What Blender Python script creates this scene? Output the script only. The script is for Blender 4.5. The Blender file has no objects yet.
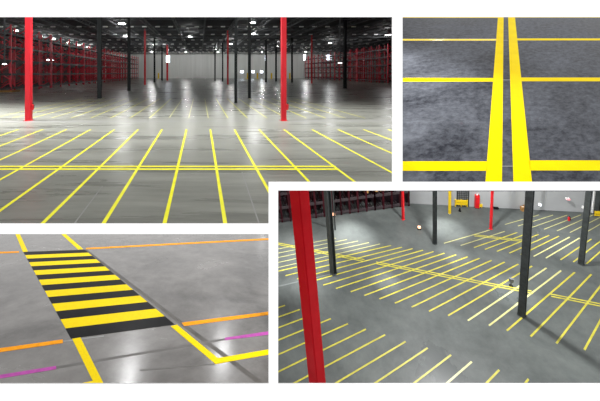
import bpy, bmesh, math, random
from mathutils import Vector, Matrix
random.seed(7)
C = bpy.context.scene.collection

# ------------------------------------------------------------------ camera
# A rising-front (shifted) wide lens: the optical axis is level.
F, PX, PY = 300.0, 240.0, 72.7
cam = bpy.data.cameras.new('camera'); cam.sensor_width = 36; cam.lens = 18.0
cam.shift_x = (300 - PX) / 600; cam.shift_y = -(200.5 - PY) / 600
cam.clip_start = 0.01; cam.clip_end = 2000
co = bpy.data.objects.new('camera', cam); C.objects.link(co)
co.rotation_euler = (math.pi / 2, 0, 0)
bpy.context.scene.camera = co
# ------------------------------------------------------------------ world
W = bpy.data.worlds.new('world'); bpy.context.scene.world = W; W.use_nodes = True
W.node_tree.nodes['Background'].inputs[0].default_value = (1, 1, 1, 1)
W.node_tree.nodes['Background'].inputs[1].default_value = 1.15
# ------------------------------------------------------------------ view
vs = bpy.context.scene.view_settings
vs.view_transform = 'Standard'; vs.look = 'None'; vs.gamma = 1; vs.use_curve_mapping = False
vs.exposure = 0.0
LAMP_TL, LAMP_BR, LAMP_BL, LAMP_TR = 4.6, 1000.0, 2200.0, 2.0

# ------------------------------------------------------------------ materials
def lin(c): return tuple(((v / 255) / 12.92 if v / 255 <= .04045 else ((v / 255 + .055) / 1.055) ** 2.4) for v in c)
def base(name):
    m = bpy.data.materials.new(name); m.use_nodes = True
    return m, m.node_tree, m.node_tree.nodes['Principled BSDF']
def noise_mat(name, c1, c2, scale=20, rough=.5, metal=0, stretch=(1, 1, 1), bump=0.0, detail=6, lo=.35, hi=.65, spec=.5, rough2=None):
    m, nt, b = base(name); N = nt.nodes; L = nt.links
    tc = N.new('ShaderNodeTexCoord'); mp = N.new('ShaderNodeMapping'); mp.inputs['Scale'].default_value = stretch
    no = N.new('ShaderNodeTexNoise'); no.inputs['Scale'].default_value = scale; no.inputs['Detail'].default_value = detail
    no.inputs['Roughness'].default_value = .6
    cr = N.new('ShaderNodeValToRGB'); cr.color_ramp.elements[0].position = lo; cr.color_ramp.elements[1].position = hi
    cr.color_ramp.elements[0].color = (*c1, 1); cr.color_ramp.elements[1].color = (*c2, 1)
    L.new(tc.outputs['Object'], mp.inputs[0]); L.new(mp.outputs[0], no.inputs['Vector']); L.new(no.outputs['Fac'], cr.inputs[0])
    L.new(cr.outputs[0], b.inputs['Base Color'])
    b.inputs['Roughness'].default_value = rough; b.inputs['Metallic'].default_value = metal
    b.inputs['Specular IOR Level'].default_value = spec
    if rough2 is not None:
        mr = N.new('ShaderNodeMapRange'); mr.inputs[3].default_value = rough; mr.inputs[4].default_value = rough2
        mr.inputs[1].default_value = lo; mr.inputs[2].default_value = hi
        L.new(no.outputs['Fac'], mr.inputs[0]); L.new(mr.outputs[0], b.inputs['Roughness'])
    if bump:
        bp = N.new('ShaderNodeBump'); bp.inputs['Strength'].default_value = bump
        L.new(no.outputs['Fac'], bp.inputs['Height']); L.new(bp.outputs[0], b.inputs['Normal'])
    return m
def concrete(name, c1, c2, scale, rough, spec=.4, stretch=(1, 1, 1), mot=6.0, mott=.35, lo=.36, hi=.64, dist=.6):
    """polished concrete: broad clouds, mottles and fine dark specks"""
    m, nt, b = base(name); N = nt.nodes; L = nt.links
    tc = N.new('ShaderNodeTexCoord'); mp = N.new('ShaderNodeMapping'); mp.inputs['Scale'].default_value = stretch
    L.new(tc.outputs['UV' if 'mottled' in name else 'Object'], mp.inputs[0])
    n1 = N.new('ShaderNodeTexNoise'); n1.inputs['Scale'].default_value = scale; n1.inputs['Detail'].default_value = 8; n1.inputs['Roughness'].default_value = .62
    n1.inputs['Distortion'].default_value = dist
    n2 = N.new('ShaderNodeTexNoise'); n2.inputs['Scale'].default_value = scale * mot; n2.inputs['Detail'].default_value = 10; n2.inputs['Roughness'].default_value = .75
    for n in (n1, n2): L.new(mp.outputs[0], n.inputs['Vector'])
    mx = N.new('ShaderNodeMix'); mx.data_type = 'FLOAT'; mx.inputs[0].default_value = mott
    L.new(n1.outputs['Fac'], mx.inputs[2]); L.new(n2.outputs['Fac'], mx.inputs[3])
    cr = N.new('ShaderNodeValToRGB'); e = cr.color_ramp.elements
    e[0].position = lo; e[1].position = hi; e[0].color = (*c1, 1); e[1].color = (*c2, 1)
    L.new(mx.outputs[0], cr.inputs[0]); L.new(cr.outputs[0], b.inputs['Base Color'])
    mr = N.new('ShaderNodeMapRange'); mr.inputs[1].default_value = .35; mr.inputs[2].default_value = .65
    mr.inputs[3].default_value = rough * .8; mr.inputs[4].default_value = rough * 1.25
    L.new(n1.outputs['Fac'], mr.inputs[0]); L.new(mr.outputs[0], b.inputs['Roughness'])
    b.inputs['Specular IOR Level'].default_value = spec
    return m
def emit(name, col, s):
    m, nt, b = base(name)
    b.inputs['Base Color'].default_value = (*col, 1); b.inputs['Emission Color'].default_value = (*col, 1)
    b.inputs['Emission Strength'].default_value = s
    return m
M = {}
M['board'] = noise_mat('white_mount_board', (.93, .93, .93), (.95, .95, .95), 60, .9, spec=.1)
M['tl_floor'] = concrete('concrete_grey_hall', lin((100, 101, 95)), lin((136, 137, 129)), 5, .3, .18, (.35, 3, 1), 5, .4)
M['tr_floor'] = concrete('concrete_dark_mottled', lin((26, 28, 36)), lin((98, 101, 108)), 2.2, .4, .08, (1, 1, 1), 14, .5, .4, .62, 1.0)
M['bl_floor'] = concrete('concrete_warm_grey', lin((74, 71, 68)), lin((122, 119, 116)), .16, .22, .3, (1, 1, 1), 6, .35)
M['br_floor'] = concrete('concrete_cool_grey', lin((64, 68, 67)), lin((94, 98, 96)), .22, .34, .2, (1, 1, 1), 6, .35)
M['tape_y'] = noise_mat('yellow_floor_tape', lin((236, 205, 0)), lin((246, 216, 0)), 8, .4, spec=.02)
M['tape_gloss'] = noise_mat('glossy_yellow_tape', lin((245, 208, 0)), lin((255, 222, 0)), 8, .16, spec=.3)
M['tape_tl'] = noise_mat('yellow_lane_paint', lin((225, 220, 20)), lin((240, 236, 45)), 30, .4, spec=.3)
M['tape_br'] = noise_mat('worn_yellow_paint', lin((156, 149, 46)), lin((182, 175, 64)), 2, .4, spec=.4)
M['tape_white'] = noise_mat('pale_highlight_paint', lin((172, 170, 108)), lin((192, 190, 132)), 2, .35, spec=.5)  # highlight on some floor lines, put into their paint colour
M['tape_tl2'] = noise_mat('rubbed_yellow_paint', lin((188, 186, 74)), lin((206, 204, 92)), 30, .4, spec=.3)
M['blacktl'] = noise_mat('near_black_column_paint', lin((26, 29, 30)), lin((38, 41, 42)), 4, .5, spec=.2)
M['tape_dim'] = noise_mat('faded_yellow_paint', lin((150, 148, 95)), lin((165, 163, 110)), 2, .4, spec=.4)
M['tape_o'] = noise_mat('orange_floor_tape', lin((240, 150, 10)), lin((252, 165, 20)), 3, .45, spec=.03)
M['tape_p'] = noise_mat('purple_floor_tape', lin((165, 65, 150)), lin((190, 85, 172)), 3, .45, spec=.05)
M['tape_k'] = noise_mat('black_floor_tape', lin((6, 6, 7)), lin((16, 16, 18)), 2, .4, spec=.03, stretch=(1, 1, 1))
M['scuff'] = noise_mat('dark_scuff', lin((84, 81, 78)), lin((104, 101, 98)), .8, .5, spec=.3)
M['scuff_l'] = noise_mat('pale_scuff', lin((120, 120, 118)), lin((135, 135, 132)), .8, .4, spec=.4)
M['scuff_br'] = noise_mat('faint_joint', lin((92, 96, 95)), lin((108, 112, 110)), .8, .4, spec=.2)
M['joint'] = noise_mat('joint_filler', lin((70, 68, 64)), lin((96, 93, 89)), .7, .55, spec=.2)
M['red'] = noise_mat('red_column_paint', lin((205, 22, 32)), lin((222, 34, 42)), 3, .4, spec=.35)
M['brred'] = noise_mat('deep_red_column_paint', lin((150, 8, 18)), lin((166, 14, 24)), .6, .5, spec=.05)
M['rackmix'] = noise_mat('dark_maroon_rack_paint', lin((46, 16, 22)), lin((64, 20, 28)), 2, .5, spec=.1)
M['rackblk'] = noise_mat('near_black_beam_paint', lin((44, 38, 42)), lin((72, 64, 66)), 2, .5, spec=.1)
M['redtl'] = noise_mat('bright_red_column_paint', lin((200, 26, 40)), lin((216, 36, 50)), 3, .4, spec=.3)
M['rackred'] = noise_mat('red_rack_paint', lin((176, 26, 46)), lin((212, 42, 60)), 20, .4, spec=.4)
M['rackdark'] = noise_mat('dark_beam_paint', lin((42, 28, 32)), lin((60, 38, 42)), 20, .5, spec=.3)
M['black'] = noise_mat('charcoal_steel_paint', lin((44, 48, 48)), lin((60, 64, 64)), 4, .5, spec=.3)
M['roof'] = noise_mat('dark_roof_deck', lin((62, 64, 65)), lin((80, 82, 84)), 3, .7, spec=.1)
M['steel'] = noise_mat('joist_steel', lin((84, 86, 88)), lin((106, 108, 110)), 9, .55, spec=.2)
M['pale'] = noise_mat('pale_bracket', lin((240, 240, 238)), lin((250, 250, 248)), 9, .6, spec=.2)
M['tlwall'] = noise_mat('grey_wall_panel', lin((222, 224, 220)), lin((236, 238, 234)), 1.2, .8, stretch=(6, 1, .3), spec=.1)
M['brwall'] = noise_mat('pale_wall_panel', lin((150, 152, 153)), lin((172, 174, 175)), .12, .8, spec=.1)
M['darkwall'] = noise_mat('shade_dark_wall', lin((34, 26, 30)), lin((48, 36, 42)), .5, .9, spec=.05)  # shade behind the racks, put into the wall colour
M['wall'] = noise_mat('grey_side_wall', lin((90, 60, 62)), lin((110, 76, 78)), 1.2, .8, spec=.1)
M['lamp_tl'] = emit('lamp_lens', (1, 1, 1), 14)
M['lamp_big'] = emit('lamp_lens_bay', (1, .98, .94), 9)
M['lamp_hot'] = emit('lamp_lens_white', (1, 1, 1), 60); M['lamp_blue'] = emit('lamp_lens_cool', (.82, .9, 1), 9)
M['glow'] = emit('amber_lens', (1, .55, .33), 1.5)
M['exit'] = emit('exit_lens', (1, .3, .32), .55)
M['white'] = noise_mat('white_paint', lin((228, 228, 226)), lin((240, 240, 238)), 9, .5, spec=.3)
M['yellow'] = noise_mat('safety_yellow_paint', lin((215, 180, 20)), lin((232, 198, 34)), 5, .5, spec=.3)
M['carton'] = noise_mat('brown_carton', lin((150, 112, 66)), lin((172, 132, 82)), 3, .8, spec=.1)
M['extred'] = noise_mat('extinguisher_red', lin((190, 20, 28)), lin((214, 32, 38)), 9, .35, spec=.4)
M['rubber'] = noise_mat('black_rubber', lin((20, 20, 22)), lin((30, 30, 32)), 9, .7, spec=.1)

# ------------------------------------------------------------------ helpers
def ray(x, y): return Vector(((x - PX) / F, 1.0, -(y - PY) / F))
class Plane:
    """a floor: unit normal n, at perpendicular distance d below the camera; fwd = its main direction"""
    def __init__(s, n, d, fwd):
        s.n = Vector(n).normalized(); s.d = d
        f = Vector(fwd); f = (f - s.n * f.dot(s.n)).normalized()
        s.f = f; s.r = f.cross(s.n).normalized()
        s.R = Matrix((s.r, s.f, s.n)).transposed()
    def at(s, x, y, up=0.0):
        k = ray(x, y); return k * (s.d / -k.dot(s.n)) + s.n * up
    def frame(s, loc, rz=0.0):
        return Matrix.Translation(loc) @ (s.R @ Matrix.Rotation(rz, 3, 'Z')).to_4x4()
def tag(o, label=None, cat=None, group=None, kind=None):
    if label: o['label'] = label
    if cat: o['category'] = cat
    if group: o['group'] = group
    if kind: o['kind'] = kind
    elif label: o['kind'] = 'thing'
    return o
def link(name, me, mat, parent=None):
    if mat and not me.materials: me.materials.append(mat)
    o = bpy.data.objects.new(name, me); C.objects.link(o)
    if parent: o.parent = parent
    return o
def obj(name, bm, mat, parent=None):
    bmesh.ops.recalc_face_normals(bm, faces=bm.faces)
    me = bpy.data.meshes.new(name); bm.to_mesh(me); bm.free()
    return link(name, me, mat, parent)
def thing(name, mw, label, cat, group=None):
    o = bpy.data.objects.new(name, None); C.objects.link(o); o.empty_display_size = .05
    o.matrix_world = mw; return tag(o, label, cat, group)
def box(bm, x0, x1, y0, y1, z0, z1):
    v = [bm.verts.new(p) for p in ((x0, y0, z0), (x1, y0, z0), (x1, y1, z0), (x0, y1, z0), (x0, y0, z1), (x1, y0, z1), (x1, y1, z1), (x0, y1, z1))]
    for f in ((0, 3, 2, 1), (4, 5, 6, 7), (0, 1, 5, 4), (1, 2, 6, 5), (2, 3, 7, 6), (3, 0, 4, 7)): bm.faces.new([v[i] for i in f])
def bar(bm, a, b, w):
    a = Vector(a); b = Vector(b); d = (b - a); q = d.to_track_quat('Z', 'Y').to_matrix(); l = d.length
    t = bmesh.new(); box(t, -w / 2, w / 2, -w / 2, w / 2, 0, l)
    me = bpy.data.meshes.new('t'); t.to_mesh(me); t.free(); me.transform(Matrix.Translation(a) @ q.to_4x4()); bm.from_mesh(me); bpy.data.meshes.remove(me)
def lathe(bm, prof, n=16, cx=0, cy=0):
    rings = []
    for r, z in prof: rings.append([bm.verts.new((cx + r * math.cos(2 * math.pi * i / n), cy + r * math.sin(2 * math.pi * i / n), z)) for i in range(n)])
    for a, b in zip(rings, rings[1:]):
        for i in range(n): bm.faces.new((a[i], a[(i + 1) % n], b[(i + 1) % n], b[i]))
    bm.faces.new(rings[0][::-1]); bm.faces.new(rings[-1])
def B(fn, *a, **k):
    bm = bmesh.new(); fn(bm, *a, **k); return bm
def slab(bm, top, n, t):
    a = [bm.verts.new(p) for p in top]; b = [bm.verts.new(p - n * t) for p in top]
    bm.faces.new(a); bm.faces.new(b[::-1])
    for i in range(len(a)): j = (i + 1) % len(a); bm.faces.new((a[i], b[i], b[j], a[j]))
def struct(name, bm, mat): return tag(obj(name, bm, mat), kind='structure')
def local(o):
    """move a world-built mesh object's origin to the middle of it"""
    me = o.data; c = sum((v.co for v in me.vertices), Vector()) / len(me.vertices)
    me.transform(Matrix.Translation(-c)); o.location = c; return o
def strip(pl, quad, t, mat, name, label=None, cat='floor line', group=None, kind=None, lift=0.0):
    """a laid tape: four picture corners carried onto the floor"""
    pts = [pl.at(x, y, t + lift) for x, y in quad]
    o = local(obj(name, B(slab, pts, pl.n, t), mat)); return tag(o, label, cat, group, kind)
def line(pl, a, b, w, t, mat, name, label, cat='floor line', group=None, lift=0.0):
    A = pl.at(*a); Z = pl.at(*b); d = (Z - A).normalized(); s = d.cross(pl.n) * (w / 2)
    pts = [p + pl.n * (t + lift) for p in (A - s, Z - s, Z + s, A + s)]
    o = local(obj(name, B(slab, pts, pl.n, t), mat)); return tag(o, label, cat, group)
ORD = 'first second third fourth fifth sixth seventh eighth ninth tenth eleventh twelfth thirteenth fourteenth fifteenth sixteenth seventeenth eighteenth nineteenth twentieth twenty-first twenty-second twenty-third twenty-fourth twenty-fifth twenty-sixth twenty-seventh twenty-eighth'.split()

H = .25                                       # eye height over the long hall's floor
TL = Plane((0, 0, 1), H, ray(199.8, PY))
TR = Plane((0, -160.7, 300), .8, ray(505, -88))
va = ray(-32, 148); vb = ray(1083, 193); nb = vb.cross(va); nb = nb if nb.z > 0 else -nb; nb.normalize()
BL = Plane(nb, 1, va); k = ray(120, 384); BL.d = 14.0 * -k.dot(BL.n)
nv = -ray(434, 1600); nv.normalize()
BR = Plane(nv, 1, BL.f); k = ray(440, 384); BR.d = 15.0 * -k.dot(BR.n)
f2 = BR.at(450, 240) - BR.at(360, 275.5); BR = Plane(nv, BR.d, f2)

# ------------------------------------------------------------------ the white board with its four openings
def board(bm):
    D, T = .45, .0014
    xs = [-330, 0, 268.6, 278.2, 392.3, 402.6, 950]; xs = sorted(set([-330, -40, 268.6, 278.2, 392.3, 402.6, 640, 950]))
    ys = sorted(set([-260, 17, 182, 190.5, 223.8, 234, 384, 640]))
    def openat(x, y):
        return (-40 < x < 392.3 and 17 < y < 182) or (-40 < x < 268.6 and 17 < y < 223.8) or (402.6 < x < 640 and 17 < y < 182) \
            or (-40 < x < 268.6 and 234 < y < 384) or (278.2 < x < 640 and 190.5 < y < 384)
    V = {}
    def v(x, y, k):
        if (x, y, k) not in V: V[(x, y, k)] = bm.verts.new(ray(x, y) * D + Vector((0, k * T, 0)))
        return V[(x, y, k)]
    nx, ny = len(xs) - 1, len(ys) - 1
    solid = [[not openat((xs[i] + xs[i + 1]) / 2, (ys[j] + ys[j + 1]) / 2) for j in range(ny)] for i in range(nx)]
    for i in range(nx):
        for j in range(ny):
            if not solid[i][j]: continue
            q = [(xs[i], ys[j]), (xs[i + 1], ys[j]), (xs[i + 1], ys[j + 1]), (xs[i], ys[j + 1])]
            bm.faces.new([v(*p, 0) for p in q]); bm.faces.new([v(*p, 1) for p in q[::-1]])
            for (di, dj, a, b) in ((0, -1, 0, 1), (1, 0, 1, 2), (0, 1, 2, 3), (-1, 0, 3, 0)):
                ii, jj = i + di, j + dj
                if not (0 <= ii < nx and 0 <= jj < ny and solid[ii][jj]):
                    bm.faces.new([v(*q[a], 0), v(*q[a], 1), v(*q[b], 1), v(*q[b], 0)])
struct('wall_front', B(board), M['board'])

# ================================================================== LONG HALL (upper left)
def tlp(x, depth, z=0.0):                     # at picture column x, depth and height in eye heights
    return Vector(((x - PX) / F * depth * H, depth * H, z * H))
ZC = 3.57; DF = 53.6
rp = lambda y, x: TL.at(x, y)
floor_px = [(-420, 229), (273, 229), (273, 186.5), (397, 186.5)]
pts = [TL.at(*p) for p in floor_px] + [tlp(397, DF, -1), tlp(-300, DF, -1), tlp(-420, 20, -1)]
struct('floor', B(slab, pts, TL.n, .004), M['tl_floor'])
pts = [tlp(-420, 9, ZC), tlp(397, 9, ZC), tlp(397, DF, ZC), tlp(-300, DF, ZC)]
struct('ceiling', B(slab, [p + Vector((0, 0, .036)) for p in pts], TL.n, .01), M['roof'])
def quadwall(bm, a, b, up, t):
    d = (b - a).normalized(); s = d.cross(up).normalized() * t
    slab(bm, [a, b, b + up, a + up], s.normalized(), t)
up = Vector((0, 0, (ZC + 1) * H + .026))
struct('wall_back', B(quadwall, tlp(-300, DF, -1), tlp(397, DF, -1), up, -.04), M['tlwall'])
struct('wall_right_seal', B(quadwall, tlp(396, 9, -1), tlp(396, DF, -1), up, .005), M['wall'])  # unseen wall along a sightline, added to seal the hall against outside light
a = tlp(199.8, 8, -1) + Vector((-19 * H, 0, 0)); dirv = Vector((ray(199.8, PY).x, 1, 0))
struct('wall_left', B(quadwall, a, a + dirv * (DF - 8) * H, up, -.02), M['wall'])

# roof steel: girders across with pale brackets, joists running down the hall
gd = [13.6, 18.2, 22.8, 27.4, 32.0, 36.6, 41.2, 45.8, 50.4]
names = ['nearest, above the frame', 'second', 'with the boldest row of pale dashes', 'with the second row of pale dashes', 'with the third row of pale dashes',
         'with the fourth row of pale dashes', 'third before the back wall', 'second before the back wall', 'closest to the back wall']
for gi, g in enumerate(gd):
    xl = -200 / F * g if g < 30 else -330 / F * 40
    xl = (max(-260, -260) - 0) / F * g; xr = (394 - PX) / F * g
    t = thing('roof_girder', Matrix.Translation(tlp(PX, g, ZC - .25)), 'dark steel roof girder across the long hall, ' + names[gi], 'girder', 'girders under the long hall roof')
    bm = bmesh.new(); box(bm, xl * H, xr * H, -.05 * H, .05 * H, .16 * H, .22 * H); obj('top_chord', bm, M['steel'], t)
    bm = bmesh.new(); box(bm, xl * H, xr * H, -.04 * H, .04 * H, -.1 * H, -.06 * H); obj('bottom_chord', bm, M['steel'], t)
    bm = bmesh.new(); n = int((xr - xl) / .5)
    for i in range(n):
        x0 = xl + (xr - xl) * i / n; x1 = xl + (xr - xl) * (i + 1) / n
        bar(bm, (x0 * H, 0, (-.08 if i % 2 else .18) * H), (x1 * H, 0, (.18 if i % 2 else -.08) * H), .03 * H)
    obj('web', bm, M['steel'], t)
    if g > 20:
        sp = .99; k0 = math.ceil(xl / sp); me = None
        off = (.3, .1, .55, .3, .1, .55, .3)[gi - 2]
        for k in range(k0, int(xr / sp) + 1):
            x = (k + off) * sp - .6
            if not (-250 < x / g * F < 150): continue
            if me is None:
                bm = bmesh.new(); box(bm, -.17 * H, .17 * H, -.12 * H, -.052 * H, .12 * H, .21 * H); o = obj('bracket', bm, M['pale'], t); me = o.data
            else: o = link('bracket', me, None, t)
            o.location = (x * H, 0, 0)
jm = None
for k in range(-16, 16):
    x = 2.05 * k + .35
    # visible stretch of each joist
    y0 = 12.0; y1 = DF - .1
    bx = ray(199.8, PY).x
    while y0 < y1 and (bx * y0 + x) / y0 * F > 153: y0 += .2
    while y0 < y1 and (bx * y0 + x) / y0 * F < -300: y0 += .2
    if y1 - y0 < 3: continue
    side = 'left' if k < 0 else 'right'; n = (-k) if k < 0 else k + 1
    t = thing('roof_joist', Matrix.Translation((bx * y0 * H + x * H, y0 * H, (ZC - .12) * H)),
              'dark roof joist running down the long hall, ' + ORD[n - 1] + ' to the ' + side + ' of centre', 'joist', 'joists under the long hall roof')
    L = (y1 - y0) * H
    bm = bmesh.new()
    for z0, z1 in ((-.15, -.1), (.14, .2)):
        a = [bm.verts.new(p) for p in ((-.05 * H, 0, z0 * H), (.05 * H, 0, z0 * H), (.05 * H + bx * L, L, z0 * H), (-.05 * H + bx * L, L, z0 * H))]
        b = [bm.verts.new(p) for p in ((-.05 * H, 0, z1 * H), (.05 * H, 0, z1 * H), (.05 * H + bx * L, L, z1 * H), (-.05 * H + bx * L, L, z1 * H))]
        bm.faces.new(a[::-1]); bm.faces.new(b)
        for i in range(4): bm.faces.new((a[i], a[(i + 1) % 4], b[(i + 1) % 4], b[i]))
    obj('chord', bm, M['steel'], t)
    bm = bmesh.new(); s = .6 * H; m = int(L / s)
    for i in range(m):
        bar(bm, (bx * i * s, i * s, (-.12 if i % 2 else .16) * H), (bx * (i + 1) * s, (i + 1) * s, (.16 if i % 2 else -.12) * H), .03 * H)
    obj('web', bm, M['steel'], t)

# columns
def column(pl, x, y, wpx, height, mat, label, prof='box', rz=0.0, group='columns', plate=True):
    p = pl.at(x, y); w = wpx / F * p.y
    t = thing('column', pl.frame(p, rz), label, 'column', group)
    bm = bmesh.new()
    if prof == 'box':
        a = w * .43
        box(bm, -a, a, -a, a, 0, height)
        bmesh.ops.bevel(bm, geom=[e for e in bm.edges if abs(e.verts[0].co.z - e.verts[1].co.z) > height / 2], offset=w * .06, segments=2, affect='EDGES')
    else:
        a = w * .5; f = w * .14
        box(bm, -a, a, -a, -a + f, 0, height); box(bm, -a, a, a - f, a, 0, height); box(bm, -f / 2, f / 2, -a + f, a - f, 0, height)
    obj('shaft', bm, mat, t)
    if plate:
        bm = bmesh.new(); box(bm, -w * .62, w * .62, -w * .62, w * .62, 0, w * .05); obj('base_plate', bm, mat, t)
        bm = bmesh.new()
        for sx in (-1, 1):
            for sy in (-1, 1): lathe(bm, [(w * .04, w * .05), (w * .04, w * .14)], 6, sx * w * .55, sy * w * .55)
        obj('anchor_bolts', bm, M['steel'], t)
    return t
HT = (ZC + 1) * H
HB = 17.0
reds = [(28.8, 120.6, 5.8, 'tall bright red column at far left of the long hall'), (283.6, 120.6, 5.6, 'tall bright red column right of centre in the long hall'),
        (145, 85, 2.0, 'thin red column before the left part of the back wall, long hall'), (311.7, 83.5, 1.5, 'thin dark red column in front of the right racks, long hall'),
        (227.8, 84.5, 2, 'thin red column just right of centre, long hall'), (167.3, 80.5, 2, 'red column carrying a bright light at the back, long hall')]
for x, y, w, lb in reds: column(TL, x, y, w, HT, M['redtl'] if w > 3 else M['red'], lb, group='red columns in the long hall', plate=w > 3)
darks = [(99.5, 98.4, 3.4, 'dark column in front of the left racks, long hall'), (129, 90.8, 2.6, 'dark column at the far end of the left racks'),
         (154.5, 82.5, 1.6, 'thin dark column left of the back light, long hall'), (162, 80.5, 1.4, 'thinnest dark column beside the back light'),
         (235.8, 103, 2.6, 'nearest dark column right of the hall centre'), (249.4, 98.3, 2.6, 'second dark column right of the hall centre'),
         (215, 80.8, 1.3, 'very thin far dark column at the hall centre'), (222.6, 81.6, 1.3, 'very thin far dark column beside the thin red one'),
         (276, 81.5, 1.5, 'thin far dark column left of the big red column'), (345, 88.5, 2.6, 'dark column standing in front of the right racks'),
         (266, 82.3, 1.6, 'thin far dark column beside a white wall light'), (292, 82.6, 1.5, 'thin far dark column right of the big red column')]
for x, y, w, lb in darks: column(TL, x, y, w, HT, M['blacktl'], lb, 'h', group='dark columns in the long hall', plate=w > 2)

def extinguisher(pl, x, y, s, label, up=0.0, back=None):
    t = thing('fire_extinguisher', pl.frame(pl.at(x, y, up)), label, 'fire extinguisher')
    obj('cylinder', B(lathe, [(s * .16, 0), (s * .18, s * .03), (s * .18, s * .7), (s * .12, s * .8), (s * .05, s * .84), (s * .05, s * .88)], 14), M['extred'], t)
    bm = bmesh.new(); box(bm, -s * .05, s * .2, -s * .03, s * .03, s * .88, s * .93); box(bm, -s * .05, s * .18, -s * .03, s * .03, s * .96, s * 1.0); obj('handle', bm, M['rubber'], t)
    bm = bmesh.new(); bar(bm, (s * .06, 0, s * .86), (s * .24, 0, s * .7), s * .05); bar(bm, (s * .24, 0, s * .7), (s * .22, 0, s * .25), s * .05); obj('hose', bm, M['rubber'], t)
    return t
extinguisher(TL, 32.4, 120.4, .036, 'small red extinguisher on the far left red column', up=.055)
extinguisher(TL, 287.2, 120.4, .036, 'small red extinguisher on the right side of the bright red column', up=.055)

# painted lines
def tl_line(a, b, lb, grp, mat='tape_tl', w=.027): line(TL, a, b, w * H, .0004, M[mat], 'lane_line', lb, group=grp)
tops = [18.4, 42.7, 66.5, 90.6, 114.4, 138.2, 162, 186.5, 210.3, 234.4, 259, 284, 312, 338, 363.5, 388]
bots = [-262, -200, -139, -79, -18, 42.5, 103.5, 164.5, 225.2, 287, 349, 411, 486, 551, 615, 680]
for i, (x0, x1) in enumerate(zip(tops, bots)):
    ye = 228.0
    if i >= 9: ye = 186.0
    t_ = (ye - 129.5) / 94.0; xe = x0 + (x1 - x0) * t_
    if xe > 396:
        t_ = (396 - x0) / (x1 - x0); xe = 396; ye = 129.5 + 94 * t_
    if i == 9: t_ = (215 - 129.5) / 94; xe, ye = 271.5, 129.5 + 94 * (271.5 - x0) / (x1 - x0)
    tl_line((x0, 129.5), (xe, ye), 'long yellow floor line in the long hall front row, ' + ORD[i] + ' from left', 'front row of yellow lines in the long hall')
strip(TL, [(-45, 167.2), (336, 167.2), (335.5, 166), (-45, 166)], .0004, M['tape_tl'], 'lane_line', 'farther of two thin yellow lines crossing the front row, long hall', lift=.0003)
strip(TL, [(-45, 170), (337, 170), (336.5, 168.7), (-45, 168.7)], .0004, M['tape_tl'], 'lane_line', 'nearer of two thin yellow lines crossing the front row, long hall', lift=.0003)
n = 0
for k in range(-11, 9):
    c = .183 + .432 * k
    x0 = 200 + c * (118 - 72.7); x1 = 200 + c * (98.5 - 72.7)
    if x0 > 394 or x0 < -18: continue
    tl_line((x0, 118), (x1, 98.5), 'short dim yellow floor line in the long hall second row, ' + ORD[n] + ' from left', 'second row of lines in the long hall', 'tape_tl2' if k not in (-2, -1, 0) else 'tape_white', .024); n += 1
strip(TL, [(-60, 122.4), (394, 121.4), (394, 120.2), (-60, 121.2)], .0002, M['scuff_l'], 'floor_joint', 'pale floor joint across the long hall between two line rows', 'floor joint')
strip(TL, [(74, 223), (75.5, 223), (103, 186), (102, 186)], .0002, M['scuff_l'], 'floor_joint', 'faint slanting floor joint at the front of the long hall', 'floor joint')
strip(TL, [(258.2, 223), (259.6, 223), (242.4, 172), (241.5, 172)], .0002, M['scuff_l'], 'floor_joint', 'faint floor joint near the front right corner of long hall', 'floor joint')

# racks
RMESH = {}
def rack_run(mw, nb_, bay, depth, hgt, levels, label, group, mats=('rackred', 'rackdark'), pw=.06):
    t = thing('pallet_rack', mw, label, 'pallet rack', group)
    key = (nb_, round(bay, 4), round(depth, 4), round(hgt, 4), mats)
    if key not in RMESH:
        bm = bmesh.new()
        for y in (0, depth): box(bm, -pw / 2, pw / 2, y - pw / 2, y + pw / 2, 0, hgt)
        m = 7
        for i in range(m):
            a, b = (0, depth) if i % 2 else (depth, 0)
            bar(bm, (0, a, hgt * (i + .3) / (m + .3)), (0, b, hgt * (i + 1.1) / (m + .3)), pw * .5)
        me1 = bpy.data.meshes.new('upright_frame'); bm.to_mesh(me1); bm.free(); me1.materials.append(M[mats[0]])
        bm = bmesh.new(); e = pw * .52
        box(bm, e, bay - e, -pw * .55, -pw * .15, -pw * .8, pw * .8); box(bm, e, bay - e, depth + pw * .15, depth + pw * .55, -pw * .8, pw * .8)
        for q in (.25, .5, .75): box(bm, bay * q - pw * .2, bay * q + pw * .2, -pw * .15, depth + pw * .15, -pw * .3, pw * .3)
        me2 = bpy.data.meshes.new('shelf_beam'); bm.to_mesh(me2); bm.free(); me2.materials.append(M[mats[1]])
        RMESH[key] = (me1, me2)
    me1, me2 = RMESH[key]
    for i in range(nb_ + 1):
        o = link('upright_frame', me1, None, t); o.location = (i * bay, 0, 0)
    for i in range(nb_):
        for z in levels:
            o = link('shelf_beam', me2, None, t); o.location = (i * bay, 0, z)
    return t
vd = Vector((ray(199.8, PY).x, 1, 0)); vdn = vd.normalized()
def tl_rack(X, d0, nb_, bay, depthsign, hgt, label, group):
    p = Vector((ray(199.8, PY).x * d0 * H + X * H, d0 * H, -H))
    xa = vdn; za = Vector((0, 0, 1)); ya = za.cross(xa) * depthsign
    if depthsign < 0: xa = -vdn; ya = za.cross(xa); p = p + vdn * nb_ * bay * H
    mw = Matrix.Translation(p) @ Matrix((xa, ya, za)).transposed().to_4x4()
    lv = [hgt * H * q for q in (.06, .26, .46, .66, .86)]
    rack_run(mw, nb_, bay * H, .6 * H, hgt * H, lv, label, group, pw=.07 * H)
word = ['nearest', 'second nearest', 'third', 'fourth', 'fifth', 'farthest']
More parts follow.
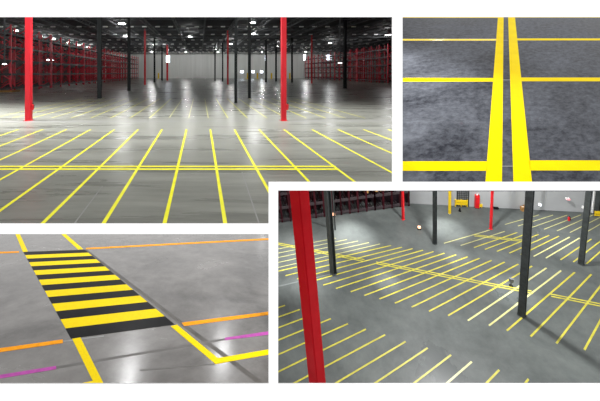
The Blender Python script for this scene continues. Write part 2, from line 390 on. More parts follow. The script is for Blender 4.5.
for r, X in enumerate((-9.8, -11.6, -14.2)):
    rn = ('front row', 'second row', 'back row')[r]
    for i in range(6):
        tl_rack(X, 14.2 + 5.6 * i, 4, 1.38, 1, 3.5, word[i] + ' red pallet rack in the ' + rn + ' along the left wall', 'red pallet racks on the left of the long hall')
for r, X in enumerate((17.8, 19.9)):
    rn = ('front row', 'back row')[r]
    for i in range(4):
        d0 = 28.4 + 3.3 * r + 5.6 * i
        if d0 + 5.6 > DF: continue
        tl_rack(X, d0, 4, 1.38, -1, 3.75, word[i] + ' dark red pallet rack in the ' + rn + ' on the right side', 'red pallet racks on the right of the long hall')

# high-bay lamps
def lamp(mw, r, rod, label, group, mat, power, color=(1, 1, 1), light=True, kind='SPOT', cone=150, hang=.05):
    t = thing('high_bay_lamp', mw, label, 'lamp', group)
    obj('lens', B(lathe, [(r * .92, -r * .1), (r * .97, 0)], 20), mat, t)
    obj('reflector', B(lathe, [(r, .01 * r), (r * .9, r * .15), (r * .45, r * .6), (r * .35, r * .65)], 20), M['white'], t)
    obj('housing', B(lathe, [(r * .34, r * .66), (r * .34, r * 1.2), (r * .2, r * 1.3)], 14), M['steel'], t)
    obj('hanger', B(lathe, [(r * hang, r * 1.3), (r * hang, max(rod, r * 1.4))], 6), M['steel'], t)
    if light:
        l = bpy.data.lights.new('lamp_light', kind); l.energy = power
        if kind == 'SPOT': l.spot_size = math.radians(cone); l.spot_blend = .6 if cone == 150 else 1
        l.shadow_soft_size = r * .8; l.color = color
        lo = bpy.data.objects.new('lamp_light', l); C.objects.link(lo); lo.parent = t; lo.location = (0, 0, -r * .9)
    return t
tls = [(122, 23.5, 'big bright high-bay lamp at left centre'), (125, 36, 'lamp just below and behind the big left-centre lamp'), (190, 36.5, 'bright lamp alone near the middle of the roof'),
       (154, 44.6, 'small lamp above the thin red column at left'), (253, 22.5, 'bright lamp at top, above the two dark columns'), (253.6, 34, 'lamp under the top lamp, above the dark columns'),
       (231, 44, 'small lamp just right of the thin red column'), (215.2, 49.3, 'tiny far lamp at the hall centre'), (277, 46, 'small lamp just left of the big red column'),
       (388, 35, 'very bright lamp at the right edge over the right racks'), (330, 43, 'small lamp over the start of the right racks'),
       (16, 30.5, 'lamp left of the far left red column, over the racks'), (40.5, 36, 'lamp just right of the far left red column'), (53.5, 38.8, 'third lamp over the left racks'),
       (68.5, 42.5, 'fourth lamp over the left racks'), (78.6, 45, 'fifth lamp over the left racks'), (88, 47, 'farthest small lamp over the left racks')]
for x, y, lb in tls:
    d = 3.3 * F / (PY - y)
    r = .17 * H if x not in (122, 388) else .24 * H
    lamp(Matrix.Translation(tlp(x, d, 3.3)), r, .27 * H, lb + ', long hall', 'roof lamps of the long hall', M['lamp_tl'], LAMP_TL * (1.6 if d > 30 else 1), kind='POINT')
for x, d, z, lb in ((4.5, 15, .43, 'low pendant lamp at the left edge, long hall'), (340, 15.5, .5, 'low pendant lamp on a long rod before the right racks')):
    lamp(Matrix.Translation(tlp(x, d, z)), .1 * H, (ZC - z) * H, lb, 'low pendant lamps', M['lamp_tl'], .12, hang=.36)
    # rod is the hanger
for i, (x, w_) in enumerate(((152, 'far left'), (186, 'centre left'), (218, 'centre'), (262, 'centre right'), (306, 'far right'))):
    lamp(Matrix.Translation(tlp(x, 47.5, 3.3)), .16 * H, .27 * H, 'tiny bright roof lamp in the last row at the back wall, ' + w_, 'last row of roof lamps', M['lamp_tl'], LAMP_TL * 2.5, kind='POINT')
for i, (x, d) in enumerate(((-110, 6), (60, 6), (235, 6), (372, 6.5))):
    lamp(Matrix.Translation(tlp(x, d, 3.3)), .2 * H, .27 * H, 'overhead lamp near the hall front, ' + ('far left', 'left centre', 'right centre', 'far right')[i], 'front overhead lamps', M['lamp_tl'], (270, 70, 56, 76)[i], cone=104)

def lightbox(name, p, w, h, label, mat='lamp_blue', cat='light'):
    t = thing(name, Matrix.Translation(p), label, cat, None)
    bm = bmesh.new(); box(bm, -w / 2, w / 2, 0, w * .2, -h / 2, h / 2); obj('housing', bm, M['steel'], t)
    bm = bmesh.new(); box(bm, -w * .45, w * .45, -w * .06, 0, -h * .47, h * .47); obj('diffuser', bm, M[mat], t)
    return t
def pxbox(name, x, y, wpx, hpx, d, label, mat='lamp_blue', cat='light'):
    return lightbox(name, tlp(x, d, (PY - y) / F * d), wpx / F * d * H, hpx / F * d * H, label, mat, cat)
pxbox('wall_light', 168, 59, 3.6, 7, 38.2, 'tall bright bluish-white light on the rear red column', cat='light')
pxbox('wall_light', 236.2, 58, 1.8, 6, 53.4, 'narrow white light on the back wall behind nearest dark column')
pxbox('wall_light', 265.6, 58.2, 1.4, 6, 53.4, 'narrow white light beside a thin dark column on back wall')
pxbox('wall_light', 304.6, 57.5, 2.2, 6, 53.4, 'white light between big red column and right racks')
pxbox('wall_light', 328.6, 57.5, 5.5, 5, 53.3, 'wide white light shining through the right racks')
pxbox('strip_light', 50, 60, 9, 1.0, 26, 'thin bright strip light inside the left racks, nearer one')
pxbox('strip_light', 79, 57.5, 6, 1.0, 34, 'thin bright strip light inside the left racks, farther one')
for x, w, s in ((242, 3.2, 'left'), (253, 3, 'middle'), (261.6, 2.8, 'right')):
    pxbox('dock_light', x, 71.8, w, 2.2, 52.4, 'low white dock light on the back wall, ' + s + ' one of three')
# back wall fittings
def post(p, w, h, mat, name, label, cat):
    t = thing(name, Matrix.Translation(p), label, cat)
    obj('pole', B(lathe, [(w / 2, 0), (w / 2, h * .93), (w * .35, h)], 12), M[mat], t)
    bm = bmesh.new(); box(bm, -w * .8, w * .8, -w * .8, w * .8, 0, h * .03); obj('base_plate', bm, M[mat], t); return t
for x, lb in ((158.5, 'yellow-green guard post beside the back light'), (247.6, 'yellow guard post between the left dock lights'), (257.4, 'yellow guard post between the right dock lights'),
              (271.5, 'yellow guard post left of the big red column'), (289.8, 'yellow guard post right of the big red column')):
    post(tlp(x, 50, -1), .25 * H, .95 * H, 'yellow', 'guard_post', lb, 'guard post')
t = thing('barrier', Matrix.Translation(tlp(199, 48, -1)), 'long low white barrier before the back wall, hall centre', 'barrier')
bm = bmesh.new(); box(bm, -1.2 * H, 1.2 * H, -.1 * H, .1 * H, .15 * H, .42 * H); obj('rail', bm, M['white'], t)
for s in (-1, 1):
    bm = bmesh.new(); box(bm, s * H - .06 * H, s * H + .06 * H, -.1 * H, .1 * H, 0, .15 * H); obj('foot', bm, M['white'], t)
t = thing('pallet', Matrix.Translation(tlp(8, 15.6, -1)), 'small wooden pallet on the floor at the left edge', 'pallet')
bm = bmesh.new()
for i in range(6): box(bm, (-.42 + .15 * i) * H, (-.32 + .15 * i) * H, -.3 * H, .3 * H, .06 * H, .08 * H)
obj('deck_boards', bm, M['carton'], t)
for s in (-1, 0, 1):
    bm = bmesh.new(); box(bm, -.42 * H, .43 * H, (s * .26 - .03) * H, (s * .26 + .03) * H, 0, .06 * H); obj('runner', bm, M['carton'], t)

# ================================================================== TAPED FLOOR (upper right)
pts = [TR.at(*p) for p in ((398, 187), (660, 187), (660, 8), (398, 8))]
fo = struct('floor_mottled', B(slab, pts, TR.n, .02), M['tr_floor'])
uvl = fo.data.uv_layers.new(name='lay'); g_ = ray(505, -88); g_ = g_.normalized()
for lp in fo.data.loops:                        # the slab's finish runs across and along the tapes
    q = fo.data.vertices[lp.vertex_index].co; b_ = q.y / g_.y
    uvl.data[lp.index].uv = (q.x - g_.x * b_, b_ * 1.0)
TT = .0006
strip(TR, [(485.0, 187), (501.9, 187), (503.7, 8), (498.6, 8)], TT, M['tape_y'], 'lane_line', 'broad yellow floor tape running away, left one of the pair', group='broad pair of yellow tapes')
strip(TR, [(513.6, 187), (532.4, 187), (514.0, 8), (507.8, 8)], TT, M['tape_y'], 'lane_line', 'broad yellow floor tape running away, right one of the pair', group='broad pair of yellow tapes')
for side, (x0, x1f) in (('left', (396, None)), ('right', (None, 660))):
    for (y0, y1, nm) in ((160.9 if side == 'right' else 161.4, 170.8, 'nearest, widest'), (78, 81.6, 'middle'), (38.9, 40.7, 'third'), (15.4, 17.8, 'farthest')):
        if side == 'left':
            ex = lambda y: 498.4 - (y - 17) * .0745
            q = [(398, y1), (ex(y1), y1), (ex(y0), y0), (398, y0)]
        else:
            ex = lambda y: 514.3 + (y - 17) * .1005
            y1 -= .3; y0 -= .4
            q = [(ex(y1), y1), (660, y1), (660, y0), (ex(y0), y0)]
        strip(TR, q, TT, M['tape_gloss' if nm == 'third' and side == 'left' else 'tape_y'], 'lane_line', nm + ' yellow cross tape on the ' + side + ' of the broad pair', group='yellow cross tapes')
for (a, b, y, w, lb) in ((503.6, 507.8, 40, .5, 'far'), (503, 510, 79.6, .6, 'middle'), (501.9, 513.4, 165.8, .8, 'near')):
    strip(TR, [(a, y + w), (b, y + w), (b, y), (a, y)], TT * .5, M['scuff_l'], 'floor_joint', lb + ' thin pale joint between the broad yellow tapes', 'floor joint')

def mirror_lamp(pl, x, y, height, r, label, group, mat, power, light=True):
    """a roof lamp at the given height over this floor, standing where the floor at picture point (x,y) mirrors it"""
    p = pl.at(x, y); d = p.normalized(); q = d - pl.n * (2 * d.dot(pl.n)); L = p + q * (height / q.dot(pl.n))
    fr = pl.frame(L); rod = HB * .1 if pl is BR else r * 3
    o = lamp(fr, r, rod, label, group, mat, power, light=light)
    if pl is not BR:
        bm = bmesh.new(); box(bm, -r * 12, r * 12, -r * .2, r * .2, rod, rod + r * .5); b_ = struct('trim_roof_beam', bm, M['steel']); b_.matrix_world = fr
    return o, L
mirror_lamp(TR, 438, 40, 3.0, .13, 'roof lamp mirrored on the far cross tape of the mottled floor', 'roof lamps over the mottled floor', M['lamp_hot'], LAMP_TR)

# ================================================================== CROSSWALK FLOOR (lower left)
pts = [BL.at(*p) for p in ((-120, 430), (273, 430), (273, 229), (-120, 229))]
struct('floor_crosswalk', B(slab, pts, BL.n, .5), M['bl_floor'])
T3 = .012
A0, A1, Z1, Z0 = [BL.at(*p) for p in ((71.0, 338.6), (174.6, 324.6), (84.8, 249.8), (23.4, 252))]
for i in range(15):
    a, b = i / 15, (i + 1) / 15
    pts = [A0.lerp(Z0, a), A1.lerp(Z1, a), A1.lerp(Z1, b), A0.lerp(Z0, b)]
    pts = [p + BL.n * T3 for p in pts]
    o = local(obj('crossing_bar', B(slab, pts, BL.n, T3), M['tape_y'] if i % 2 else M['tape_k']))
    tag(o, (('yellow' if i % 2 else 'black') + ' bar of the crosswalk, ' + ORD[i // 2] + ' ' + ('yellow' if i % 2 else 'black') + ' one from the front'), 'crosswalk bar', 'crosswalk bars')
def bl(q, mat, lb, name='lane_line', cat='floor line', lift=0.0, t=T3): strip(BL, q, t, M[mat], name, lb, cat, lift=lift)
def poly_tape(pl, q, t, mat, lb):
    pts = [pl.at(x, y, t) for x, y in q]; o = local(obj('lane_line', B(slab, pts, pl.n, t), M[mat])); tag(o, lb, 'floor line')
poly_tape(BL, [(72.2, 339), (80.4, 337.6), (112.2, 401), (84, 405), (79.5, 385.2), (76, 384.6), (92.8, 381)], T3, 'tape_y', 'yellow tape leaving the front left corner of the crosswalk')
poly_tape(BL, [(170.6, 326.3), (177, 324.8), (217.8, 358.3), (272.5, 348.9), (272.5, 354), (215.5, 364)], T3, 'tape_y', 'yellow tape with a corner leaving the crosswalk front right')
bl([(23.0, 252.2), (27.8, 251.6), (17.3, 228.6), (13.1, 228.6)], 'tape_y', 'yellow tape leaving the back left corner of the crosswalk')
bl([(78.2, 249.6), (83.2, 249.2), (58.2 + 1.6, 229), (55.6, 229)], 'tape_y', 'yellow tape leaving the back right corner of the crosswalk')
bl([(-60, 255.6), (19, 252.7), (19, 251.3), (-60, 253.8)], 'tape_o', 'thin orange tape left of the crosswalk back end')
bl([(86, 249.4), (272.5, 239.7), (272.5, 238.1), (86, 248)], 'tape_o', 'long thin orange tape right of the crosswalk back end')
bl([(-60, 361), (63, 343), (62.6, 339.6), (-60, 356.8)], 'tape_o', 'orange tape left of the crosswalk front end')
bl([(184.2, 326.1), (272.5, 314.4), (272.5, 311.3), (181.5, 322.8)], 'tape_o', 'orange tape right of the crosswalk front end')
bl([(-60, 388.6), (56.3, 369.2), (56, 366), (-60, 384.6)], 'tape_p', 'purple tape at the lower left of the crosswalk floor', t=.008)
bl([(225, 340.2), (272.5, 334.2), (272.5, 330.8), (224.8, 337.9)], 'tape_p', 'purple tape at the right of the crosswalk floor', t=.008)
bl([(56.3, 368.8), (224.9, 340.3), (224.8, 338.1), (56, 366.3)], 'scuff', 'dark mark of removed tape joining the two purple tapes', 'tape_mark', 'tape mark', t=.004)
bl([(63.5, 342.2), (104, 336.6), (104, 335.4), (63.2, 340.6)], 'scuff_l', 'short pale mark between orange tape and crosswalk', 'tape_mark', 'tape mark', t=.004)
bl([(140, 371), (215, 364.8), (215, 363.4), (140, 369.4)], 'scuff', 'faint dark mark left of the yellow tape corner', 'tape_mark', 'tape mark', t=.003)
bl([(84, 250.5), (263, 388), (271, 388), (86.4, 249.3)], 'joint', 'long dark floor joint along the right side of the crosswalk', 'floor_joint', 'floor joint', t=.003)
mirror_lamp(BL, 128, 379, 16, 1.0, 'roof lamp mirrored on the floor in front of the crosswalk', 'roof lamps over the crosswalk floor', M['lamp_hot'], LAMP_BL)
mirror_lamp(BL, 222, 361, 16, .9, 'roof lamp mirrored at the yellow tape corner', 'roof lamps over the crosswalk floor', M['lamp_hot'], LAMP_BL)
mirror_lamp(BL, 262, 240, 16, .7, 'roof lamp mirrored on the far orange tape', 'roof lamps over the crosswalk floor', M['lamp_hot'], LAMP_BL)

# ================================================================== BIG HALL FROM ABOVE (lower right)
pts = [BR.at(*p) for p in ((273.5, 430), (760, 430), (760, 217), (660, 216.5), (590, 212.2), (409, 203.0), (273.5, 196))]
struct('floor_big_hall', B(slab, pts, BR.n, .4), M['br_floor'])
HB = 17.0
upb = BR.n * HB
wp0 = BR.at(409, 203.4)
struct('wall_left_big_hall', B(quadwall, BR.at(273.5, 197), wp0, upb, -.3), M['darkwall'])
struct('wall_back_big_hall', B(quadwall, wp0, BR.at(592, 212.6), upb, -.3), M['brwall'])
struct('wall_side_big_hall', B(quadwall, BR.at(592, 212.6), BR.at(680, 209), upb, -.3), M['brwall'])
struct('trim_1', B(quadwall, BR.at(592.0, 213.1), BR.at(595.2, 213.1), upb, -.1), M['white'])
bcol = [(319.8, 408, 14.2, 'brred', 'big bright red column in the left foreground, lower right hall', 'box', .35),
        (333.4, 273.2, 4.8, 'black', 'dark column just right of the big red column', 'h', .2),
        (403.2, 219.2, 2.2, 'red', 'thin red column at the end of the dark racks', 'box', 0),
        (434.8, 243.8, 2.6, 'black', 'slim dark column at the middle of the lower right hall', 'h', 0),
        (490.8, 228.8, 2.0, 'red', 'thin red column left of the large dark column', 'box', 0),
        (521.6, 315, 5.0, 'black', 'large dark column on the right with a long floor shadow', 'h', .25),
        (581.0, 264, 3.6, 'black', 'dark column near the right edge, lower right hall', 'h', .2),
        (596.5, 214.6, 3.2, 'black', 'dark column at the far right corner by the pale wall', 'h', 0),
        (335.3, 229.6, 1.3, 'black', 'thin black post right behind the second dark column', 'box', 0)]
for x, y, w, m, lb, pr, rz in bcol: column(BR, x, y, w, 12.3 if w == 14.2 else (HB - .2 if w != 1.3 else 5), M[m], lb, pr, rz, 'columns of the lower right hall')
def ycol(x, y, w, lb):
    t = column(BR, x, y, w, HB, M['brwall'], lb, 'box', 0, 'part yellow columns'); p = BR.at(x, y); ww = w / F * p.y
    bm = bmesh.new(); box(bm, -ww * .5, ww * .5, -ww * .5, ww * .5, ww * .06, 5.2); obj('yellow_sleeve', bm, M['yellow'], t)
ycol(449.6, 213.6, 1.7, 'column with a yellow lower sleeve left of the yellow barrier')
ycol(527.2, 219.4, 1.3, 'column with a yellow sleeve half hidden by the large dark column')

def brl(a, b, lb, grp, mat='tape_br', w=.075): line(BR, a, b, w, .01, M[mat], 'lane_line', lb, group=grp)
VX, VY = 690.5, 172.0
def back(p, x):                                 # prolong a line from p, away from the far meeting point, to picture x
    return (x, p[1] + (p[1] - VY) / (p[0] - VX) * (x - p[0]))
gA = [((285, 305.4), 273.5), ((299.7, 309.6), 273.5), ((315, 313.9), 273.5), ((330.9, 318.7), 273.5), ((347.9, 323.8), 273.5), ((365.9, 329.3), 273.5),
      ((385.1, 334.8), 287), ((405.7, 341.6), 326), ((427.7, 348), 365), ((451, 355), 407), ((471.7, 361.8), 437), ((499.2, 370), 478), ((528.5, 379.2), 518), ((558.5, 389), 548)]
for i, (p, x) in enumerate(gA[:13]):
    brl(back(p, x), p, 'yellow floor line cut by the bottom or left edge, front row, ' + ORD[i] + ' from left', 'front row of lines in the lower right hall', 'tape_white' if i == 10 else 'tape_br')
lo = [(274, 272.2), (285.6, 275.7), (297.1, 278.8), (309.8, 282), (323.2, 285.2), (336, 288.5), (350.7, 291.8), (364.4, 295.5), (379.5, 299), (395, 303.2), (411.7, 307.2), (429.1, 311.4), (448.2, 315.6), (468, 320.6), (489.1, 325.6), (507, 330.6), (530.7, 336.6), (556.4, 343.4), (584.4, 349.8)]
hi = [(391, 245.5), (402, 247.2), (412.5, 248.7), (423, 250.2), (433.6, 251.7), (444.4, 253.2), (456.1, 254.8), (467.6, 256.8), (479.5, 258.3), (491.6, 260.4), (504.7, 262.1), (518.4, 264.1), (532, 266.1), (546.5, 268), (561, 270.7), (574.7, 272.4), (591.4, 274.4), (607, 277.5), (622, 281)]
for i, (a, b) in enumerate(zip(lo, hi)):
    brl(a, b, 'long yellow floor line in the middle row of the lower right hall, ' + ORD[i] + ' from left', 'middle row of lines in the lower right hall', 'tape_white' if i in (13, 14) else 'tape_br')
for i, p in enumerate([(380, 244), (369, 242.6), (358, 241), (347, 239.6), (336, 238.2)]):
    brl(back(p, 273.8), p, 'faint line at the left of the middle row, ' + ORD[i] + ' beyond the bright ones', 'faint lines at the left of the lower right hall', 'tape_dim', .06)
def dbl(a, b, lb, w=.075, gap=.17):
    A = BR.at(*a); Z = BR.at(*b); s = (Z - A).normalized().cross(BR.n)
    for q, nm in ((-1, 'farther'), (1, 'nearer')):
        off = s * (gap / 2 * q); h = (Z - A).normalized().cross(BR.n) * (w / 2)
        pts = [p + off + BR.n * .015 for p in (A - h, Z - h, Z + h, A + h)]
        tag(local(obj('lane_line', B(slab, pts, BR.n, .01), M['tape_br'])), nm + lb, 'floor line', 'double cross lines')
dbl((273.8, 243), (364.4, 260.6), ' strip of the double line crossing left of the gap, middle row')
dbl((376.3, 262.9), (532.2, 292.4), ' strip of the double line crossing the middle row centre')
dbl((550.5, 295.2), (640, 313), ' strip of the double line crossing at the right edge')
dbl((474, 235.4), (526, 241.2), ' strip of the short double line before the large dark column', .06, .15)
cl = [(444, 243.3), (460.7, 245.5), (474, 247.6), (485, 249.4), (497, 251.4), (509.3, 253.2), (521, 254.7), (533.6, 256.5), (546, 258), (560.6, 259.8), (573.4, 262), (586.5, 263.8), (601, 266)]
ch = [(478, 228), (489, 229.5), (500, 231), (511, 231.8), (522, 232.6), (531, 233.4), (540, 234), (549.8, 234.8), (559.7, 235.6), (570, 237), (579.8, 238.2), (590, 239.4), (603, 241)]
for i, (a, b) in enumerate(zip(cl, ch)):
    sl = (VY - a[1]) / (VX - a[0]); t_ = (231 + .088 * (a[0] - 500) - a[1]) / (sl - .088); b = (a[0] + t_, a[1] + sl * t_)
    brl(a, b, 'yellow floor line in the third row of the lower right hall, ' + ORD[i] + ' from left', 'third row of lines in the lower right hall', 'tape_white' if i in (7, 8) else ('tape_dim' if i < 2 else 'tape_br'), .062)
for i in range(7):
    a = (505 + 13 * i, 224.5 + 1.6 * i); b = a[0] + 34 + i; b = (b, a[1] + (VY - a[1]) / (VX - a[0]) * (b - a[0]))
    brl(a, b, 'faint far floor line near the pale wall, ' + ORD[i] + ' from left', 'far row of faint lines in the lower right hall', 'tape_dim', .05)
strip(BR, [(273.8, 288), (330, 274.6), (330, 273.9), (273.8, 286.8)], .006, M['scuff_br'], 'floor_joint', 'pale floor joint between the middle and front rows', 'floor joint')

# racks on the left of the big hall
ra, rb = BR.at(273.9, 223.0), BR.at(408.6, 205.6)
xa = (rb - ra).normalized(); za = BR.n; ya = za.cross(xa); Lr = (rb - ra).length
if ya.y < 0: ya = -ya
RM = Matrix((xa, ya, xa.cross(ya))).transposed().to_4x4()
zz = xa.cross(ya)
nrun = 4; bay = Lr / nrun / 4
wd = ['nearest, at the left edge of', 'second from left in', 'third from left in', 'farthest right in']
for r in range(2):
    for i in range(nrun - r):
        p = ra + xa * (Lr * i / nrun) + ya * (2.6 * r)
        rack_run(Matrix.Translation(p) @ RM, 4, bay, 1.3, HB * .9, [.25, 1.5, 2.9, 4.4, 6.0, 7.6], 'dark pallet rack, ' + wd[i] + (' the front row' if r == 0 else ' the row behind') + ' of the big hall',
                 'dark pallet racks of the lower right hall', ('rackmix', 'rackblk') if 'rackmix' in M else ('rackred', 'rackdark'), .16)
def carton(mw, w, d, h, label, mat='carton', cat='carton'):
    t = thing('carton', mw, label, cat, 'cartons in the dark racks' if 'rack' in label else None)
    bm = bmesh.new(); box(bm, -w / 2, w / 2, -d / 2, d / 2, 0, h); bmesh.ops.bevel(bm, geom=bm.edges[:], offset=w * .02, segments=1, affect='EDGES'); obj('body', bm, M[mat], t)
    bm = bmesh.new(); box(bm, -w / 2 * .99, w / 2 * .99, -d * .05, d * .05, h, h + .01 * h); obj('packing_tape', bm, M['pale'], t)
for i, (u, lv) in enumerate(((13.1, 1.5), (13.5, 2.9), (12.3, 1.5), (12.6, 2.9), (14.4, 2.9), (11.2, 1.5))):
    p = ra + xa * (bay * u) + ya * .65 + zz * (lv + .17)
    carton(Matrix.Translation(p) @ RM, bay * .5, .9, .8, 'brown carton on the ' + ('lower' if lv == 1.5 else 'middle') + ' shelf of the dark racks, ' + ORD[i] + ' of six', 'carton')

wdir = (BR.at(592, 212.6) - BR.at(409, 203.4)).normalized()
BW = Plane(nv, BR.d, BR.n.cross(wdir))
def small(name, x, y, label, cat): return thing(name, BW.frame(BW.at(x, y)), label, cat)
def wp(x, y, px): return px / F * BR.at(x, y).y
# floor post
t = small('floor_stand', 511, 285.8, 'small grey floor stand on the double line left of the large column', 'stand'); s = wp(511, 285.8, 1)
obj('base', B(lathe, [(1.6 * s, 0), (1.6 * s, .5 * s), (.5 * s, .8 * s)]), M['rubber'], t)
obj('stem', B(lathe, [(.5 * s, .8 * s), (.5 * s, 4.5 * s)]), M['steel'], t)
bm = bmesh.new(); box(bm, -1.5 * s, 1.5 * s, -1 * s, 1 * s, 4.5 * s, 8.6 * s); obj('box', bm, M['steel'], t)
# lights on the floor / post
for x, y, upx, lb in ((419.2, 229.4, 1.2, 'small glowing amber light low over the floor at centre'), (333.9, 216.6, 0, 'small glowing pinkish light on the second dark column')):
    t = small('signal_light', x, y, lb, 'light'); s = wp(x, y, 1)
    bm = bmesh.new(); box(bm, -1.5 * s, 1.5 * s, -.8 * s, .8 * s, 0, 1.3 * s); obj('base', bm, M['rubber'], t)
    bm = bmesh.new(); box(bm, -1.3 * s, 1.3 * s, -1.0 * s, .6 * s, 1.3 * s, 4.0 * s); bmesh.ops.bevel(bm, geom=bm.edges[:], offset=.4 * s, segments=2, affect='EDGES'); obj('lens', bm, M['glow'], t)
extinguisher(BR, 568.8, 220.6, wp(568, 220, 5.0), 'small red extinguisher on a stand between the far lines')
t = small('floor_stand', 459.8, 211.2, 'tiny dark stand on the floor below the yellow barrier', 'stand'); s = wp(459, 211, 1)
obj('base', B(lathe, [(1.2 * s, 0), (1.0 * s, 1 * s)]), M['rubber'], t); obj('stem', B(lathe, [(.7 * s, 1 * s), (.6 * s, 3.4 * s)]), M['rubber'], t)
# yellow barrier with a dark cage above
t = small('guard_barrier', 461.4, 207.0, 'yellow guard barrier at the back wall, left of red cabinet', 'barrier'); s = wp(461, 205, 1)
bm = bmesh.new(); box(bm, -5.2 * s, 5.2 * s, -.3 * s, .3 * s, 5.0 * s, 7.6 * s); obj('upper_rail', bm, M['yellow'], t)
bm = bmesh.new(); box(bm, -5.2 * s, 5.2 * s, -.3 * s, .3 * s, 2.4 * s, 4.4 * s); obj('lower_rail', bm, M['yellow'], t)
for q in (-5, 0, 5):
    bm = bmesh.new(); box(bm, (q - .4) * s, (q + .4) * s, .3 * s, 1.0 * s, 0, 8 * s); obj('post', bm, M['yellow'], t)
t = thing('wire_cage', BW.frame(BR.at(462.8, 206.6)), 'dark wire cage standing behind the yellow barrier', 'cage')
bm = bmesh.new()
for i in range(7): bar(bm, ((-4.6 + 1.53 * i) * s, 0, 0), ((-4.6 + 1.53 * i) * s, 0, 18 * s), .4 * s)
for j in range(10): bar(bm, (-4.6 * s, 0, (2 * j + .3) * s), (4.6 * s, 0, (2 * j + .3) * s), .35 * s)
obj('front_mesh', bm, M['black'], t)
bm = bmesh.new()
for sx in (-1, 1): box(bm, (sx * 4.8 - .35) * s, (sx * 4.8 + .35) * s, 0, .7 * s, 0, 18.6 * s)
obj('frame', bm, M['black'], t)
t = small('fire_cabinet', 476.8, 207.8, 'red fire cabinet standing at the pale back wall', 'cabinet'); s = wp(476, 205, 1)
bm = bmesh.new(); box(bm, -1.7 * s, 1.7 * s, -1.2 * s, 1.2 * s, .4 * s, 14 * s); obj('body', bm, M['extred'], t)
bm = bmesh.new(); box(bm, -1.4 * s, 1.4 * s, -1.4 * s, -1.2 * s, 1 * s, 13.2 * s); obj('door', bm, M['red'], t)
bm = bmesh.new(); box(bm, -1.8 * s, 1.8 * s, -1.3 * s, 1.3 * s, 0, .4 * s); obj('plinth', bm, M['rubber'], t)
obj('beacon', B(lathe, [(.6 * s, 14 * s), (.5 * s, 15.2 * s)]), M['white'], t)
t = small('guard_barrier', 480.8, 208.2, 'tiny yellow guard rail right beside the red cabinet', 'barrier')
bm = bmesh.new(); box(bm, -1.3 * s, 1.3 * s, -.3 * s, .3 * s, 1.6 * s, 4.2 * s); obj('rail', bm, M['yellow'], t)
for q in (-1, 1):
    bm = bmesh.new(); box(bm, (q - .25) * s, (q + .25) * s, .3 * s, .6 * s, 0, 4.4 * s); obj('post', bm, M['yellow'], t)
s = wp(524, 209, 1)
carton(BW.frame(BR.at(523.4, 210.6), .1), 4.2 * s, 3 * s, 4.4 * s, 'brown carton on the floor by the large dark column top')
carton(BW.frame(BR.at(525.4, 210.2), .1), 3.0 * s, 2 * s, 5.6 * s, 'taller brown carton just behind the other floor carton')
t = small('floor_scrubber', 495.8, 209.2, 'small dark floor machine against the pale wall', 'floor machine')
bm = bmesh.new(); box(bm, -2.3 * s, 2.3 * s, -1 * s, 1 * s, .4 * s, 2.4 * s); bmesh.ops.bevel(bm, geom=bm.edges[:], offset=.4 * s, segments=2, affect='EDGES'); obj('body', bm, M['rubber'], t)
bm = bmesh.new(); bar(bm, (-1.8 * s, 0, 2.2 * s), (-2.8 * s, 0, 4.6 * s), .35 * s); bar(bm, (-2.8 * s, -.8 * s, 4.6 * s), (-2.8 * s, .8 * s, 4.6 * s), .35 * s); obj('handle', bm, M['black'], t)
for q in (-1, 1): obj('wheel', B(lathe, [(.5 * s, 0), (.5 * s, .45 * s)], 12, q * 1.4 * s, 0), M['black'], t)
def onwall(name, x, y, ybase, label, cat, w, h, mat, xb=None):
    p = BR.at(x if xb is None else xb, ybase); ww = p.y / F
    # height above the floor that shows at picture row y
    z = 0
    while z < HB:
        q = p + BR.n * z
        if PY - q.z / q.y * F <= y: break
        z += .02
    t = thing(name, BW.frame(p + BR.n * z), label, cat)
    bm = bmesh.new(); box(bm, -w / 2 * ww, w / 2 * ww, -.25, -.1, -h / 2 * ww, h / 2 * ww); obj('housing', bm, M['white'], t)
    bm = bmesh.new(); box(bm, -w * .42 * ww, w * .42 * ww, -.32, -.25, -h * .42 * ww, h * .42 * ww); obj('lens', bm, M[mat], t)
onwall('wall_lamp', 537.2, 202.8, 211.2, 'small bright white lamp on the pale wall right of large column', 'lamp', 1.7, 1.7, 'lamp_blue')
onwall('exit_sign', 564.4, 197.3, 212.2, 'small glowing red exit light on the pale wall', 'sign', 2.6, 1.5, 'exit')
onwall('wall_box', 580.6, 206, 212.8, 'small pale box on the wall left of right edge column', 'box', 1.2, 2, 'white')
t = small('guard_barrier', 595.4, 214.6, 'yellow guard at the foot of the far right corner column', 'barrier'); s = wp(595, 214, 1)
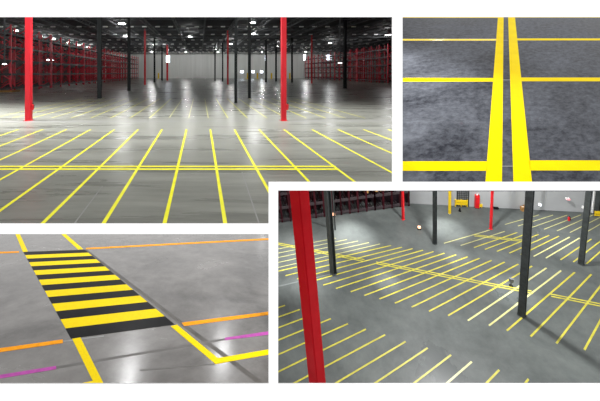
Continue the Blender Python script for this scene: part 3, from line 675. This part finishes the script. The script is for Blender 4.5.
bm = bmesh.new(); box(bm, -2.4 * s, 2.4 * s, -2.6 * s, -2.2 * s, 2.6 * s, 5.4 * s); obj('upper_rail', bm, M['yellow'], t)
bm = bmesh.new(); box(bm, -2.0 * s, 2.0 * s, -2.6 * s, -2.2 * s, .4 * s, 1.8 * s); obj('lower_rail', bm, M['yellow'], t)
for q in (-1, 1):
    bm = bmesh.new(); box(bm, (q * 1.8 - .3) * s, (q * 1.8 + .3) * s, -2.2 * s, -1.7 * s, 0, 5.4 * s); obj('post', bm, M['yellow'], t)

# roof of the big hall, starting beyond the long hall
struct('ceiling_big_hall', B(slab, [BR.at(*p) + upb for p in ((273.5, 335), (700, 335), (760, 217), (660, 214), (590, 210), (409, 202.0), (273.5, 195))], BR.n, -.3), M['roof'])
# unseen narrow spots added to make floor light pools, then the hall's roof lamps
for x, y, h, ang, pw, lb in ((352, 236, 9, 30, 7500, 'over the bright patch behind the second dark column'), (447, 230, 9, 24, 8500, 'over the bright patch at the slim column'),
                             (452, 254, 9, 15, 4000, 'in front of the slim column'), (512, 292, 9, 20, 4500, 'beside the large dark column'), (298, 262, 10, 44, 6000, 'at the left end of the middle row'),
                             (386, 281, 9, 15, 3500, 'over the left of the middle row'), (556, 236, 10, 38, 3500, 'over the third row')):
    p = BR.at(x, y); t = lamp(BR.frame(p + BR.n * h), .45, HB - h, 'added pool lamp of the big hall ' + lb, 'added pool lamps of the big hall', M['lamp_big'], pw)
    l = [c for c in t.children if c.type == 'LIGHT'][0].data; l.spot_size = math.radians(ang); l.spot_blend = 1; l.energy *= 1.5
for x, y, lb in ((360, 300, 'over the middle aisle at left'), (500, 235, 'over the third row'), (420, 215, 'near the racks'), (560, 330, 'over the right aisle')):
    p = BR.at(x, y); lamp(BR.frame(p + BR.n * HB * .9), .45, HB * .1, 'roof lamp of the big hall ' + lb, 'roof lamps of the big hall', M['lamp_big'], LAMP_BR)
# the strong lamp whose light throws the long column shadow
p = BR.at(448, 267); lamp(BR.frame(p + BR.n * HB * .9), .5, HB * .1, 'roof lamp of the big hall that throws the long column shadow', 'roof lamps of the big hall', M['lamp_big'], LAMP_BR * 13)
